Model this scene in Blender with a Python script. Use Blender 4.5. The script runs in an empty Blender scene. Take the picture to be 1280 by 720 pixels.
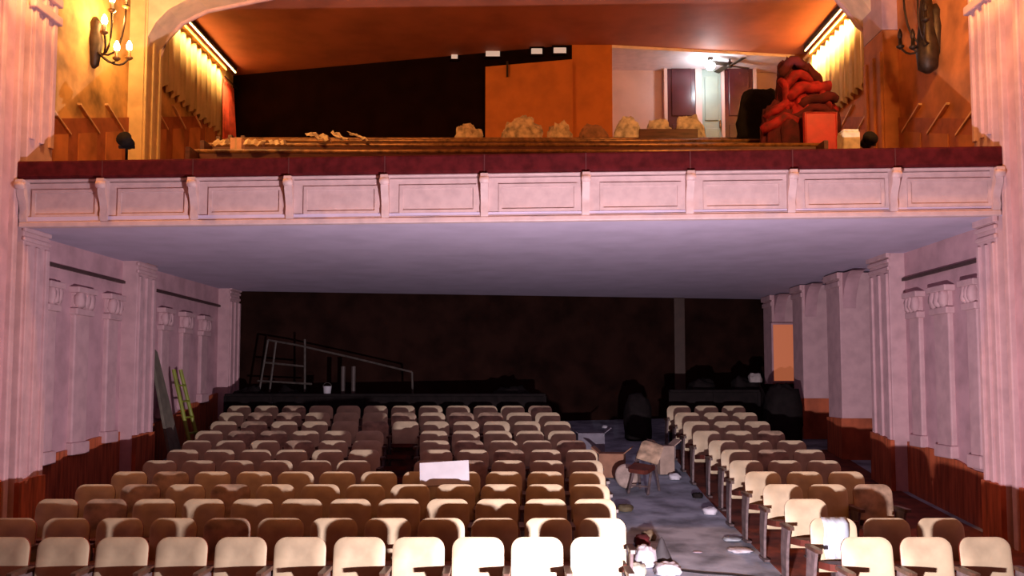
import bpy, math, random
from mathutils import Vector, Matrix, noise
random.seed(7)
SC = bpy.context.scene
COL = SC.collection
# ------------------------------------------------------------------ camera
F_PX, CX, HOR, TANP = 1100.0, 647.0, 475.0, 0.065
CYP = HOR - F_PX * TANP
PH = math.atan(TANP)
CAM = Vector((0, 0, 2.26))
cd = bpy.data.cameras.new('camera'); cam = bpy.data.objects.new('camera', cd); COL.objects.link(cam)
cam.location = CAM; cam.rotation_euler = (math.pi / 2 + PH, 0, 0)
cd.sensor_width = 36; cd.lens = F_PX / 1280 * 36
cd.shift_x = -(CX - 640) / 1280; cd.shift_y = (CYP - 360) / 1280
cd.clip_end = 200
SC.camera = cam
# ------------------------------------------------------------------ world, exposure, stage floodlight
W = bpy.data.worlds.new('world'); SC.world = W; W.use_nodes = True
bg = W.node_tree.nodes['Background']
bg.inputs[0].default_value = (1.0, 0.16, 0.045, 1); bg.inputs[1].default_value = 0.195
SC.view_settings.view_transform = 'Standard'; SC.view_settings.look = 'None'
SC.view_settings.exposure = 0.0; SC.view_settings.gamma = 1.0; SC.view_settings.use_curve_mapping = False
FLOOD = Vector((1.3, 5.45, 0.745))
ld = bpy.data.lights.new('stage_flood', 'AREA'); ld.shape = 'RECTANGLE'; ld.size = 0.13; ld.size_y = 0.06
ld.energy = 830; ld.color = (1.0, 0.84, 0.92)
lo = bpy.data.objects.new('stage_flood_light', ld); COL.objects.link(lo)
lo.location = FLOOD; lo.rotation_euler = (math.radians(90 + 14), 0, math.radians(9))

# ------------------------------------------------------------------ helpers
def ray(px, py):
    u = (px - CX) / F_PX; v = (CYP - py) / F_PX
    c, s = math.cos(PH), math.sin(PH)
    return Vector((u, c - v * s, s + v * c))
def P(px, py, D):            # point of a pixel at world depth y = D
    r = ray(px, py); return CAM + r * (D / r.y)
def PX(px, py, X):           # point of a pixel on the plane x = X
    r = ray(px, py); return CAM + r * (X / r.x)
def zat(py, D): return P(CX, py, D).z
def lerp(a, b, t): return a + (b - a) * t

MATS = {}
def mat(name, col, rough=0.7, var=0.12, scale=6.0, bump=0.0, metal=0.0, emit=None, estr=0.0, stretch=(1, 1, 1), spec=0.4, col2=None, rings=False, alpha=None):
    if name in MATS: return MATS[name]
    m = bpy.data.materials.new(name); m.use_nodes = True
    nt = m.node_tree; b = nt.nodes['Principled BSDF']
    b.inputs['Roughness'].default_value = rough; b.inputs['Metallic'].default_value = metal
    b.inputs['Specular IOR Level'].default_value = spec
    tc = nt.nodes.new('ShaderNodeTexCoord'); mp = nt.nodes.new('ShaderNodeMapping')
    mp.inputs['Scale'].default_value = stretch
    nt.links.new(tc.outputs['Object'], mp.inputs[0])
    nz = nt.nodes.new('ShaderNodeTexNoise'); nz.inputs['Scale'].default_value = scale; nz.inputs['Detail'].default_value = 5
    nt.links.new(mp.outputs[0], nz.inputs['Vector'])
    rp = nt.nodes.new('ShaderNodeValToRGB')
    c2 = col2 or tuple(max(0, c * (1 - 2.2 * var)) for c in col)
    c1 = col if col2 else tuple(min(1, c * (1 + 0.6 * var)) for c in col)
    rp.color_ramp.elements[0].position = 0.3; rp.color_ramp.elements[0].color = (*c2, 1)
    rp.color_ramp.elements[1].position = 0.62; rp.color_ramp.elements[1].color = (*c1, 1)
    nt.links.new(nz.outputs['Fac'], rp.inputs[0]); nt.links.new(rp.outputs[0], b.inputs['Base Color'])
    if bump:
        bp = nt.nodes.new('ShaderNodeBump'); bp.inputs['Strength'].default_value = bump; bp.inputs['Distance'].default_value = 0.02
        nt.links.new(nz.outputs['Fac'], bp.inputs['Height']); nt.links.new(bp.outputs[0], b.inputs['Normal'])
    if emit:
        b.inputs['Emission Color'].default_value = (*emit, 1); b.inputs['Emission Strength'].default_value = estr
    MATS[name] = m
    return m

class MB:
    def __init__(s): s.v = []; s.f = []
    def add(s, vs, fs):
        o = len(s.v); s.v += [tuple(v) for v in vs]; s.f += [tuple(i + o for i in f) for f in fs]; return s
    def hexa(s, p):         # p: 4 bottom (ccw), 4 top
        return s.add(p, [(3, 2, 1, 0), (4, 5, 6, 7), (0, 1, 5, 4), (1, 2, 6, 5), (2, 3, 7, 6), (3, 0, 4, 7)])
    def box(s, a, b, M=None):
        x0, y0, z0 = a; x1, y1, z1 = b
        p = [Vector(q) for q in ((x0, y0, z0), (x1, y0, z0), (x1, y1, z0), (x0, y1, z0), (x0, y0, z1), (x1, y0, z1), (x1, y1, z1), (x0, y1, z1))]
        if M: p = [M @ q for q in p]
        return s.hexa(p)
    def prism(s, poly, d0, d1, fn):    # poly 2D, fn(a,b,d)->point
        n = len(poly)
        vs = [fn(a, b, d0) for a, b in poly] + [fn(a, b, d1) for a, b in poly]
        fs = [tuple(range(n))[::-1], tuple(range(n, 2 * n))] + [(i, (i + 1) % n, n + (i + 1) % n, n + i) for i in range(n)]
        return s.add(vs, fs)
    def tube(s, pts, r, n=8, taper=None):
        pts = [Vector(p) for p in pts]; vs = []; fs = []; m = len(pts)
        for i, p in enumerate(pts):
            t = (pts[min(i + 1, m - 1)] - pts[max(i - 1, 0)]).normalized()
            a = Vector((0, 0, 1)) if abs(t.z) < 0.9 else Vector((1, 0, 0))
            u = t.cross(a).normalized(); w = t.cross(u)
            rr = r if taper is None else r * lerp(1, taper, i / (m - 1))
            for k in range(n):
                an = 2 * math.pi * k / n
                vs.append(p + (u * math.cos(an) + w * math.sin(an)) * rr)
        for i in range(m - 1):
            for k in range(n):
                fs.append((i * n + k, i * n + (k + 1) % n, (i + 1) * n + (k + 1) % n, (i + 1) * n + k))
        fs.append(tuple(range(n))[::-1]); fs.append(tuple(range((m - 1) * n, m * n)))
        return s.add(vs, fs)
    def lathe(s, prof, c=(0, 0, 0), n=16, M=None):   # prof (r,z)
        vs = []; fs = []; c = Vector(c)
        for r, z in prof:
            for k in range(n):
                a = 2 * math.pi * k / n
                q = Vector((r * math.cos(a), r * math.sin(a), z))
                vs.append(c + (M @ q if M else q))
        for i in range(len(prof) - 1):
            for k in range(n):
                fs.append((i * n + k, i * n + (k + 1) % n, (i + 1) * n + (k + 1) % n, (i + 1) * n + k))
        fs.append(tuple(range(n))[::-1]); fs.append(tuple(range((len(prof) - 1) * n, len(prof) * n)))
        return s.add(vs, fs)
    def blob(s, c, r, amp=0.2, fr=2.0, nu=28, nv=16, seed=0, flat=True, folds=0, fold_amp=0.0):
        c = Vector(c); vs = []; fs = []
        for j in range(nv + 1):
            th = math.pi * j / nv
            for i in range(nu):
                ph = 2 * math.pi * i / nu
                d = Vector((math.sin(th) * math.cos(ph), math.sin(th) * math.sin(ph), math.cos(th)))
                k = 1 + amp * noise.noise(d * fr + Vector((seed * 7.3, seed * 3.1, 0))) + 0.4 * amp * noise.noise(d * fr * 2.7 + Vector((0, seed * 5.7, 9)))
                if folds: k += fold_amp * math.sin(th) * abs(math.sin(folds * ph + 3 * d.z + 2 * noise.noise(d * 2 + Vector((seed, 0, 0)))))
                d = Vector([math.copysign(abs(e) ** .78, e) for e in d]); q = Vector((d.x * r[0] * k, d.y * r[1] * k, d.z * r[2] * k))
                if flat: q.z = max(q.z, -r[2] * 0.55)
                vs.append(c + q)
        for j in range(nv):
            for i in range(nu):
                fs.append((j * nu + i, (j + 1) * nu + i, (j + 1) * nu + (i + 1) % nu, j * nu + (i + 1) % nu))
        return s.add(vs, fs)
    def mesh(s, name, m, smooth=False):
        me = bpy.data.meshes.new(name); me.from_pydata(s.v, [], s.f); me.validate(); me.update()
        if m: me.materials.append(m)
        if smooth:
            for p in me.polygons: p.use_smooth = True
        return me
    def build(s, name, m, parent=None, smooth=False, bevel=0.0, origin=None):
        if origin is not None:
            o3 = Vector(origin); s.v = [tuple(Vector(v) - o3) for v in s.v]
        o = bpy.data.objects.new(name, s.mesh(name, m, smooth)); COL.objects.link(o)
        if origin is not None: o.location = origin
        if parent: o.parent = parent
        if bevel:
            b = o.modifiers.new('bevel', 'BEVEL'); b.width = bevel; b.segments = 2; b.limit_method = 'ANGLE'
        return o

def autosmooth(o, deg=40):
    me = o.data
    for p in me.polygons: p.use_smooth = True
    try: me.set_sharp_from_angle(angle=math.radians(deg))
    except Exception: pass
    return o
def tag(o, label=None, cat=None, group=None, kind=None):
    if label: o['label'] = label
    if cat: o['category'] = cat
    if group: o['group'] = group
    if kind: o['kind'] = kind
    return o
def thing(name, label, cat, loc=(0, 0, 0), group=None, rz=0.0):
    o = bpy.data.objects.new(name, None); COL.objects.link(o); o.empty_display_size = 0.1
    o.location = loc; o.rotation_euler = (0, 0, rz)
    return tag(o, label, cat, group)
def struct(o, label=None, cat=None): return tag(o, label, cat, None, 'structure')
def inst(me, name, parent, loc=(0, 0, 0), rot=(0, 0, 0)):
    o = bpy.data.objects.new(name, me); COL.objects.link(o); o.parent = parent; o.location = loc; o.rotation_euler = rot
    return o
ORD = ['first', 'second', 'third', 'fourth', 'fifth', 'sixth', 'seventh', 'eighth', 'ninth', 'tenth', 'eleventh', 'twelfth', 'thirteenth']

# ------------------------------------------------------------------ materials
PLASTER = mat('pink_plaster', (0.500, 0.296, 0.331), 0.75, 0.10, 3.0, 0.15)
PLASTER_L = mat('pale_plaster', (0.530, 0.335, 0.355), 0.7, 0.07, 5.0, 0.1)
SOFFIT = mat('lavender_soffit', (0.517, 0.431, 0.575), 0.8, 0.05, 2.0, 0.05)
FASC = mat('fascia_paint', (0.525, 0.367, 0.367), 0.6, 0.06, 8.0, 0.08)
MAROON = mat('maroon_rail', (0.075, 0.007, 0.009), 0.85, 0.2, 9.0, 0.1, spec=0.08)
DADO = mat('brown_dado', (0.432, 0.097, 0.038), 0.6, 0.25, 3.0, 0.1, stretch=(1, 6, 0.6))
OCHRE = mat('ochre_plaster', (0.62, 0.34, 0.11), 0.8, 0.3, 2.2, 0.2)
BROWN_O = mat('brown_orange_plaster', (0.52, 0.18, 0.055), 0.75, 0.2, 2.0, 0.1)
DRAPE = mat('ochre_drape', (0.75, 0.56, 0.28), 0.85, 0.15, 4.0, 0.1, stretch=(1, 1, 0.2))
CEILB = mat('brown_ceiling', (0.44, 0.14, 0.08), 0.7, 0.12, 1.2, 0.03)
BLACKW = mat('black_brown_wall', (0.009, 0.003, 0.003), 0.95, 0.2, 3.0, spec=0.03)
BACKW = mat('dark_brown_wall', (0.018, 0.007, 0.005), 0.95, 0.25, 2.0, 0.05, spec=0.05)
ORANGE = mat('orange_board', (0.525, 0.150, 0.026), 0.7, 0.08, 3.0)
PINKW = mat('pink_white_wall', (0.608, 0.410, 0.387), 0.7, 0.06, 2.0)
FLOORM = mat('grey_floor', (0.272, 0.301, 0.370), 0.75, 0.28, 2.5, 0.2, spec=0.25)
STAGE = mat('stage_boards', (0.16, 0.09, 0.05), 0.5, 0.3, 5.0, 0.1, stretch=(8, 0.5, 1))
CREAM = mat('cream_vinyl', (0.400, 0.318, 0.205), 0.55, 0.13, 3.5, 0.08)
SEATB = mat('brown_back_shell', (0.15, 0.022, 0.008), 0.5, 0.2, 6.0)
PANM = mat('brown_seat_cushion', (0.081, 0.012, 0.005), 0.7, 0.2, 7.0, 0.1)
IRON = mat('grey_iron', (0.125, 0.088, 0.088), 0.5, 0.25, 10.0, 0.1, metal=0.2)
ARMW = mat('dark_wood_arm', (0.06, 0.025, 0.015), 0.45, 0.25, 14.0)
DARKW = mat('dark_bench_wood', (0.10, 0.03, 0.018), 0.45, 0.25, 8.0, stretch=(0.4, 3, 3))
GOLD = mat('worn_gilt_rail', (0.252, 0.114, 0.036), 0.4, 0.3, 12.0, metal=0.3)
BRONZE = mat('dark_bronze', (0.05, 0.03, 0.02), 0.5, 0.2, 12.0, metal=0.6)
BLACK = mat('black_plastic', (0.009, 0.006, 0.006), 0.85, 0.2, 8.0, 0.2, spec=0.15)
WHITE = mat('white_board', (0.425, 0.415, 0.446), 0.7, 0.05, 5.0)
BEIGE = mat('beige_cloth', (0.55, 0.38, 0.22), 0.85, 0.3, 9.0, 0.4)
RED = mat('red_cloth', (0.285, 0.007, 0.009), 0.8, 0.35, 6.0, 0.4)
DRED = mat('dark_red_cloth', (0.075, 0.004, 0.006), 0.9, 0.3, 6.0, 0.4)
BRED = mat('bright_red_vinyl', (0.480, 0.022, 0.020), 0.5, 0.12, 6.0, 0.1)
LIME = mat('lime_fibreglass', (0.22, 0.26, 0.03), 0.5, 0.1, 8.0)
STEEL = mat('dull_pipe', (0.06, 0.05, 0.042), 0.6, 0.2, 10.0)
MDOOR = mat('maroon_door', (0.065, 0.011, 0.018), 0.25, 0.15, 3.0, spec=0.6)
GLASSD = mat('pale_green_door', (0.28, 0.34, 0.30), 0.4, 0.05, 3.0)
WBULB = mat('warm_bulb', (1, 0.8, 0.5), 0.3, 0, 3, emit=(1.0, 0.62, 0.24), estr=60)
COVE = mat('warm_cove_tube', (1, 0.8, 0.5), 0.3, 0, 3, emit=(1.0, 0.60, 0.22), estr=22)
CBULB = mat('cool_globe', (0.9, 0.95, 1), 0.3, 0, 3, emit=(0.80, 0.92, 1.0), estr=22)
PORT = mat('lit_port_glass', (0.5, 0.5, 0.5), 0.3, 0, 3, emit=(1.0, 0.80, 0.70), estr=0.35)
ORGL = mat('lit_orange_glass', (0.3, 0.1, 0.05), 0.5, 0, 3, emit=(0.52, 0.14, 0.06), estr=0.62)
FLOODM = mat('flood_lens', (0.9, 0.9, 0.9), 0.3, 0, 3, emit=(1.0, 0.9, 0.95), estr=6)

# ------------------------------------------------------------------ layout constants
NROW = 12
YTOP = [671, 647, 623, 604.5, 588.5, 574.5, 561, 549.5, 537.5, 525.5, 514.5, 506]
DK = [7.93 + 0.83 * k for k in range(NROW)]
SEAT_H = 0.85
ZK = [zat(y, d) - SEAT_H for y, d in zip(YTOP, DK)]
ZK = [z - ZK[0] for z in ZK]
Z0 = 0.0
def zf(y):
    if y <= DK[0]: return 0.0
    if y >= DK[-1]: return ZK[-1] + (y - DK[-1]) * 0.10
    k = int((y - DK[0]) / 0.83); k = min(k, NROW - 2)
    return lerp(ZK[k], ZK[k + 1], (y - DK[k]) / 0.83)
XL, XR = -6.25, 5.95          # pilaster inner faces
WL, WR = -6.50, 6.20          # wall faces
SOFZ = 4.25
TOPZ = 11.0
CZ = 9.2                      # balcony ceiling

# ------------------------------------------------------------------ floor and stage
ys = [5.6, DK[0]] + [DK[0] + 0.415 * i for i in range(1, 23)] + [18.5, 20.0, 22.6]
m = MB()
vs = []
for y in ys: vs += [(-7.6, y, zf(y)), (7.8, y, zf(y)), (-7.6, y, zf(y) - 0.2), (7.8, y, zf(y) - 0.2)]
fs = []
for i in range(len(ys) - 1):
    a, b = 4 * i, 4 * i + 4
    fs += [(a, a + 1, b + 1, b), (a + 2, b + 2, b + 3, a + 3), (a, b, b + 2, a + 2), (a + 1, a + 3, b + 3, b + 1)]
fs += [(0, 2, 3, 1), (4 * len(ys) - 4, 4 * len(ys) - 3, 4 * len(ys) - 1, 4 * len(ys) - 2)]
m.add(vs, fs)
struct(m.build('floor', FLOORM), 'raked grey floor of the stalls, bare in the aisle', 'floor')
BOUNCE_RED = mat('red_bounce_slab', (0.15, 0.03, 0.015), .85, .3, 4.0, .2)  # thin slabs added under the seats to redden bounced light
for xa_, xb_, lab in ((-6.3, 1.05, 'added red brown slab reddening bounced light, left block of seats'), (2.9, 6.05, 'added red brown slab reddening bounced light, right block of seats')):
    m = MB(); yy = [y for y in ys if 7.0 < y < 17.6]; yy = [7.3] + yy
    for a, b in zip(yy[:-1], yy[1:]):
        m.hexa([Vector((xa_, a, zf(a) - .02)), Vector((xb_, a, zf(a) - .02)), Vector((xb_, b, zf(b) - .02)), Vector((xa_, b, zf(b) - .02)),
                Vector((xa_, a, zf(a) + .012)), Vector((xb_, a, zf(a) + .012)), Vector((xb_, b, zf(b) + .012)), Vector((xa_, b, zf(b) + .012))])
    struct(m.build('floor', BOUNCE_RED), lab, 'floor')
m = MB().box((-7.6, -2.5, -0.2), (7.8, 5.6, 0.655))
struct(m.build('floor', STAGE), 'wooden stage platform facing the rows of seats', 'stage')

# ------------------------------------------------------------------ side walls
def side(s): return (XL, WL, -1) if s < 0 else (XR, WR, 1)
# pilaster depth ranges
PIL = {-1: [(11.05, 11.65), (14.4, 15.12), (19.05, 19.75)], 1: [(10.85, 11.3), (14.02, 14.8)]}
FWD = {-1: (XL - 0.12), 1: (XR + 0.12)}

def wall_box(name, x0, x1, y0, y1, z0, z1, m, label=None):
    a = MB().box((min(x0, x1), y0, z0), (max(x0, x1), y1, z1))
    return struct(a.build(name, m), label, 'wall' if label else None)
wl = wall_box('wall_left', FWD[-1], FWD[-1] - 1.0, -2.5, 11.05, -0.2, TOPZ, PLASTER, 'pink plaster side wall beside the stage, at far left')
wall_box('wall_left', WL, WL - 0.5, 11.0, 23.0, -0.2, SOFZ + 0.15, PLASTER, 'pink plaster wall under the balcony on the left')
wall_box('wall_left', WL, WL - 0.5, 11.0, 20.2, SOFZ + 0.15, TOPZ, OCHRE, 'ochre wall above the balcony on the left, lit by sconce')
wall_box('wall_right', FWD[1], FWD[1] + 1.0, -2.5, 10.87, -0.2, TOPZ, PLASTER, 'pink plaster side wall beside the stage, at far right')
wall_box('wall_right', WR, WR + 0.5, 10.8, 14.9, -0.2, SOFZ + 0.15, PLASTER, 'pink plaster wall under the balcony, right, first bay')
wall_box('wall_right', WR + 0.75, WR + 1.2, 14.8, 23.0, -0.2, SOFZ + 0.15, PLASTER, 'recessed pink plaster wall behind the right piers')
wall_box('wall_right', WR, WR + 0.5, 10.8, 20.2, SOFZ + 0.15, TOPZ, BROWN_O, 'wall above the balcony on the right, unlit tone painted brown orange')  # browner than the ochre left wall, lack of sconce light painted in

# pilasters: shaft, flutes, plinth, capital
tn = 0
def pilaster(s, y0, y1, z0, z1, ms, label, depth_x=None, capital=True, upper=False, xin=None):
    xi = xin if xin is not None else side(s)[0]
    xo = depth_x if depth_x is not None else side(s)[1] + 0.05 * s
    global tn; tn += 1
    a = MB().box((min(xi, xo), y0, z0), (max(xi, xo), y1, z1))
    o = struct(a.build('trim_%d' % tn, ms, bevel=0.012), label, 'pilaster')
    w = y1 - y0
    for i, t in enumerate((0.12, 0.5, 0.88)):     # raised ribs on the inner face
        yc = y0 + w * t; hw = w * 0.07
        x0, x1 = xi - 0.035 * s, xi + 0.01 * s
        MB().box((min(x0, x1), yc - hw, z0 + 0.95), (max(x0, x1), yc + hw, z1 - 0.35)).build('flute_rib', ms, o, bevel=0.01)
    if capital:
        for k, (e, h0, h1) in enumerate(((0.025, 0.30, 0.24), (0.03, 0.18, 0.12), (0.05, 0.10, 0.0))):
            x0, x1 = xi - e * s, xi + 0.02 * s
            MB().box((min(x0, x1), y0 - e * 0.6, z1 - h0), (max(x0, x1), y1 + e * 0.6, z1 - h1)).build('capital_moulding', ms, o, bevel=0.015)
    return o
PW = 'fluted pink pilaster'
pilaster(-1, *PIL[-1][0], 0, SOFZ + .07, PLASTER_L, PW + ' below the left end of the balcony front')
pilaster(1, *PIL[1][0], 0, SOFZ + .07, PLASTER_L, PW + ' below the right end of the balcony front')
pilaster(-1, *PIL[-1][1], 0, SOFZ + .07, PLASTER_L, PW + ' halfway along the left wall under the balcony')
pilaster(-1, *PIL[-1][2], 0, SOFZ + .07, PLASTER_L, PW + ' against the dark back wall on the left')
pilaster(1, *PIL[1][1], 0, SOFZ + .07, PLASTER_L, PW + ' halfway along the right wall under the balcony', depth_x=WR + 0.8)
pilaster(-1, *PIL[-1][0], SOFZ + 0.14, TOPZ, PLASTER_L, 'pink pilaster rising above the left end of the balcony rail')
pilaster(1, *PIL[1][0], SOFZ + 0.14, TOPZ, PLASTER_L, 'pink pilaster rising above the right end of the balcony rail')
for s in (-1, 1):       # recessed panel edge on the two upper pilasters, and a moulding collar
    xi = side(s)[0]; y0, y1 = PIL[s][0]
    host = [o for o in bpy.data.objects if o.name == 'trim_%d' % (6 if s < 0 else 7)][0]
    for z in (7.05, 7.3):
        x0, x1 = xi - 0.07 * s, xi + 0.02 * s
        MB().box((min(x0, x1), y0 - 0.04, z), (max(x0, x1), y1 + 0.04, z + 0.12)).build('collar_moulding', PLASTER_L, host, bevel=0.02)
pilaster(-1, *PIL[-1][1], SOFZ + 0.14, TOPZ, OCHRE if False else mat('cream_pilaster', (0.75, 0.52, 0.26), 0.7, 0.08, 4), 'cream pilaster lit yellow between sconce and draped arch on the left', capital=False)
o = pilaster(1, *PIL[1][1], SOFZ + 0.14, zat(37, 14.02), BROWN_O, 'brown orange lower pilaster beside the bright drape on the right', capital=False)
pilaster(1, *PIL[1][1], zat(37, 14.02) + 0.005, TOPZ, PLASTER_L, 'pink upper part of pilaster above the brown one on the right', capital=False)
# stepped fore-edge mouldings along the forward walls
for s in (-1, 1):
    x = FWD[s]; ye = PIL[s][0][0]
    for yy, e in ((ye - 0.10, 0.07), (ye - 0.42, 0.04)):
        tn += 1
        x0, x1 = x - e * s, x + 0.05 * s
        struct(MB().box((min(x0, x1), yy - 0.05, 0), (max(x0, x1), yy + 0.05, TOPZ)).build('trim_%d' % tn, PLASTER_L, bevel=0.015))

# piers of the right arcade with curved brackets
def bracket_poly(r=0.62, n=8):
    pts = [(0, 0)]
    for i in range(n + 1):
        a = math.pi / 2 * i / n
        pts.append((r - r * math.sin(a) if False else r * (1 - math.sin(a)), -r * 1.25 * (1 - math.cos(a)) if False else -r * 1.25 * (1 - math.cos(math.pi / 2 - a)) if False else -1.25 * r * (1 - math.cos(a))))
    return pts
pier_names = ['first', 'second', 'last']
for i, (y0, y1) in enumerate(((16.2, 16.9), (18.35, 19.0), (20.55, 21.25))):
    tn += 1
    o = struct(MB().box((XR, y0, 0), (WR + 0.8, y1, SOFZ)).build('trim_%d' % tn, PLASTER_L, bevel=0.012), '%s pink pier past the fluted pilaster in the right arcade' % pier_names[i], 'pier')
    for sg, yb in ((-1, y0), (1, y1)):
        r = 0.5
        poly = [(0, 0)] + [(r * (1 - math.sin(math.pi / 2 * k / 8)), -1.3 * r * (1 - math.cos(math.pi / 2 * k / 8))) for k in range(9)]
        b = MB().prism(poly, XR + 0.06, XR + 0.30, lambda a, c, d: Vector((d, yb + sg * a, SOFZ - 0.02 + c)))
        b.build('arch_bracket', PLASTER, o)
    for (e, h0, h1) in ((0.03, 0.26, 0.16), (0.05, 0.12, 0.0)):
        MB().box((XR - e, y0 - e * .6, SOFZ - h0), (XR + 0.02, y1 + e * .6, SOFZ - h1)).build('capital_moulding', PLASTER_L, o, bevel=0.015)
# bracket behind the fluted right pilaster
y1 = PIL[1][1][1]
# lit orange glazed door beyond the last pier
p0 = P(966, 476, 20.5); p1 = P(993, 406, 20.5)
dr = MB().box((p0.x, 20.42, p0.z), (p1.x, 20.53, p1.z)).build('door_1', ORGL)
struct(dr, 'orange lit glass panel on the last pier of the right arcade', 'door')
for a, b in (((p0.x - .04, 20.40, p0.z - .04), (p0.x, 20.54, p1.z + .04)), ((p1.x, 20.40, p0.z - .04), (p1.x + .04, 20.54, p1.z + .04)), ((p0.x, 20.40, p1.z), (p1.x, 20.54, p1.z + .04)), ((p0.x, 20.40, p0.z - .04), (p1.x, 20.54, p0.z))):
    MB().box(a, b).build('door_frame', PLASTER, dr)

# thin relief strips with small capitals in the wall bays under the balcony
def strip(s, y0, y1, zb, zt):
    global tn; tn += 1
    x = WL if s < 0 else WR
    def bx(e, a, b, c, d): return MB().box((min(x - e * s, x + .02 * s), a, c), (max(x - e * s, x + .02 * s), b, d))
    o = struct(bx(0.07, y0, y1, zb, zt).build('trim_%d' % tn, PLASTER_L, bevel=0.02))
    w = y1 - y0
    bx(0.12, y0 - .05, y1 + .05, zt - .34, zt - .24).build('necking', PLASTER_L, o, bevel=0.02)
    c = MB()
    for q in range(3):      # acanthus-like lobes
        yc = y0 + w * (q + .5) / 3
        c.blob((x - .09 * s, yc, zt - .12), (.07, w / 5, .13), .25, 3, 10, 7, seed=q + tn, flat=False)
    c.build('leaf_capital', PLASTER_L, o, smooth=True)
    bx(0.15, y0 - .08, y1 + .08, zt - .02, zt + .07).build('abacus', PLASTER_L, o, bevel=0.015)
    bx(0.11, y0 - .04, y1 + .04, zb, zb + .18).build('strip_base', PLASTER_L, o, bevel=0.02)
for (a, b) in ((11.72, 12.0), (12.5, 12.94), (13.42, 13.75)): strip(1, a, b, zf(a) + .8, 3.55)
for (a, b) in ((12.0, 12.25), (12.77, 13.2), (13.8, 14.15)): strip(-1, a, b, zf(a) + .8, 3.55)
for (a, b) in ((15.9, 16.25), (16.9, 17.25), (17.9, 18.25)): strip(-1, a, b, zf(a) + .8, 3.5)
# dark picture rails
for s, a, b in ((-1, 11.65, 14.4), (-1, 15.12, 19.05), (1, 11.3, 14.02)):
    x = WL if s < 0 else WR; tn += 1
    x0, x1 = x - .05 * s, x + .02 * s
    struct(MB().box((min(x0, x1), a, 3.84), (max(x0, x1), b, 3.885)).build('trim_%d' % tn, mat('dark_rail', (.06, .03, .03), .6)), 'thin dark picture rail, %s' % {(-1, 11.65): 'left wall by the balcony front', (-1, 15.12): 'left wall towards the back', (1, 11.3): 'right wall by the balcony front'}[(s, a)], 'rail')

# scalloped brown dado
def dado(name, x, s, pts, label=None, t=0.035, yend=None):
    # pts: (y, ztop) with ogee between successive; panels one per span
    host = None
    for i in range(len(pts) - 1):
        (y0, za), (y1, zb) = pts[i], pts[i + 1]
        poly = [(y0, zf(y0) - 0.05)]
        n = 8
        top = []
        for k in range(n + 1):
            q = k / n
            e = q * q * (3 - 2 * q)
            top.append((lerp(y0, y1, q), lerp(za, zb, lerp(q, e, .8))))
        poly = [(y0, zf(y0) - .05), (y1, zf(y1) - .05)] + top[::-1]
        xa, xb = x - t * s, x + .01 * s
        b = MB().prism(poly, min(xa, xb), max(xa, xb), lambda a, c, d: Vector((d, a, c)))
        o = b.build(name if host is None else 'dado_panel', DADO, host)
        if host is None: host = struct(o, label, 'wainscot')
    return host
H = .83
dado('baseboard_left', FWD[-1], -1, [(6, .8), (8.2, .82), (9.6, .98), (10.9, 1.04)], 'brown dado at the foot of the left forward wall')
dado('baseboard_left', XL - .0, -1, [(11.05, .98), (11.3, 1.02), (11.66, 1.02)], 'brown dado round the foot of the left front pilaster', t=0.055)
dado('baseboard_left', WL, -1, [(11.66, 1.16), (12.6, 1.25), (13.6, 1.38), (14.4, 1.42)], 'scalloped brown dado on the left wall, front bay')
dado('baseboard_left', XL, -1, [(14.38, 1.36), (14.7, 1.38), (15.13, 1.38)], 'brown dado round the left middle pilaster', t=0.055)
dado('baseboard_left', WL, -1, [(15.13, 1.42), (16.3, 1.55), (17.6, 1.80), (19.05, 1.98)], 'scalloped brown dado on the left wall, rear bay')
dado('baseboard_right', FWD[1], 1, [(6, .8), (8.2, .82), (9.6, .93), (10.8, .97)], 'brown dado at the foot of the right forward wall')
dado('baseboard_right', XR, 1, [(10.85, .97), (11.05, .99), (11.3, 1.0)], 'brown dado round the foot of the right front pilaster', t=0.055)
dado('baseboard_right', WR, 1, [(11.3, 1.0), (11.95, 1.04), (12.5, 1.14), (13.2, 1.24), (14.02, 1.29)], 'scalloped brown dado on the right wall, front bay')
dado('baseboard_right', XR, 1, [(14.0, 1.31), (14.4, 1.36), (14.8, 1.4)], 'brown dado round the right fluted pilaster', t=0.055)
for i, (y0, y1) in enumerate(((16.2, 16.9), (18.35, 19.0), (20.55, 21.25))):
    zt = [zat(523, 16.2), zat(498, 18.35), zat(480, 20.55)][i]
    b = MB().box((XR - .03, y0 - .03, zf(y0) - .05), (WR + .78, y1 + .03, zt))
    struct(b.build('baseboard_right', DADO if i < 2 else BACKW), 'brown dado block at foot of the %s pier, right arcade' % pier_names[i], 'wainscot')
b = MB().box((WR + .70, 14.8, .5), (WR + .76, 22, 1.75)); struct(b.build('baseboard_right', DADO), 'dark dado on the recessed wall of the right arcade', 'wainscot')

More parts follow.
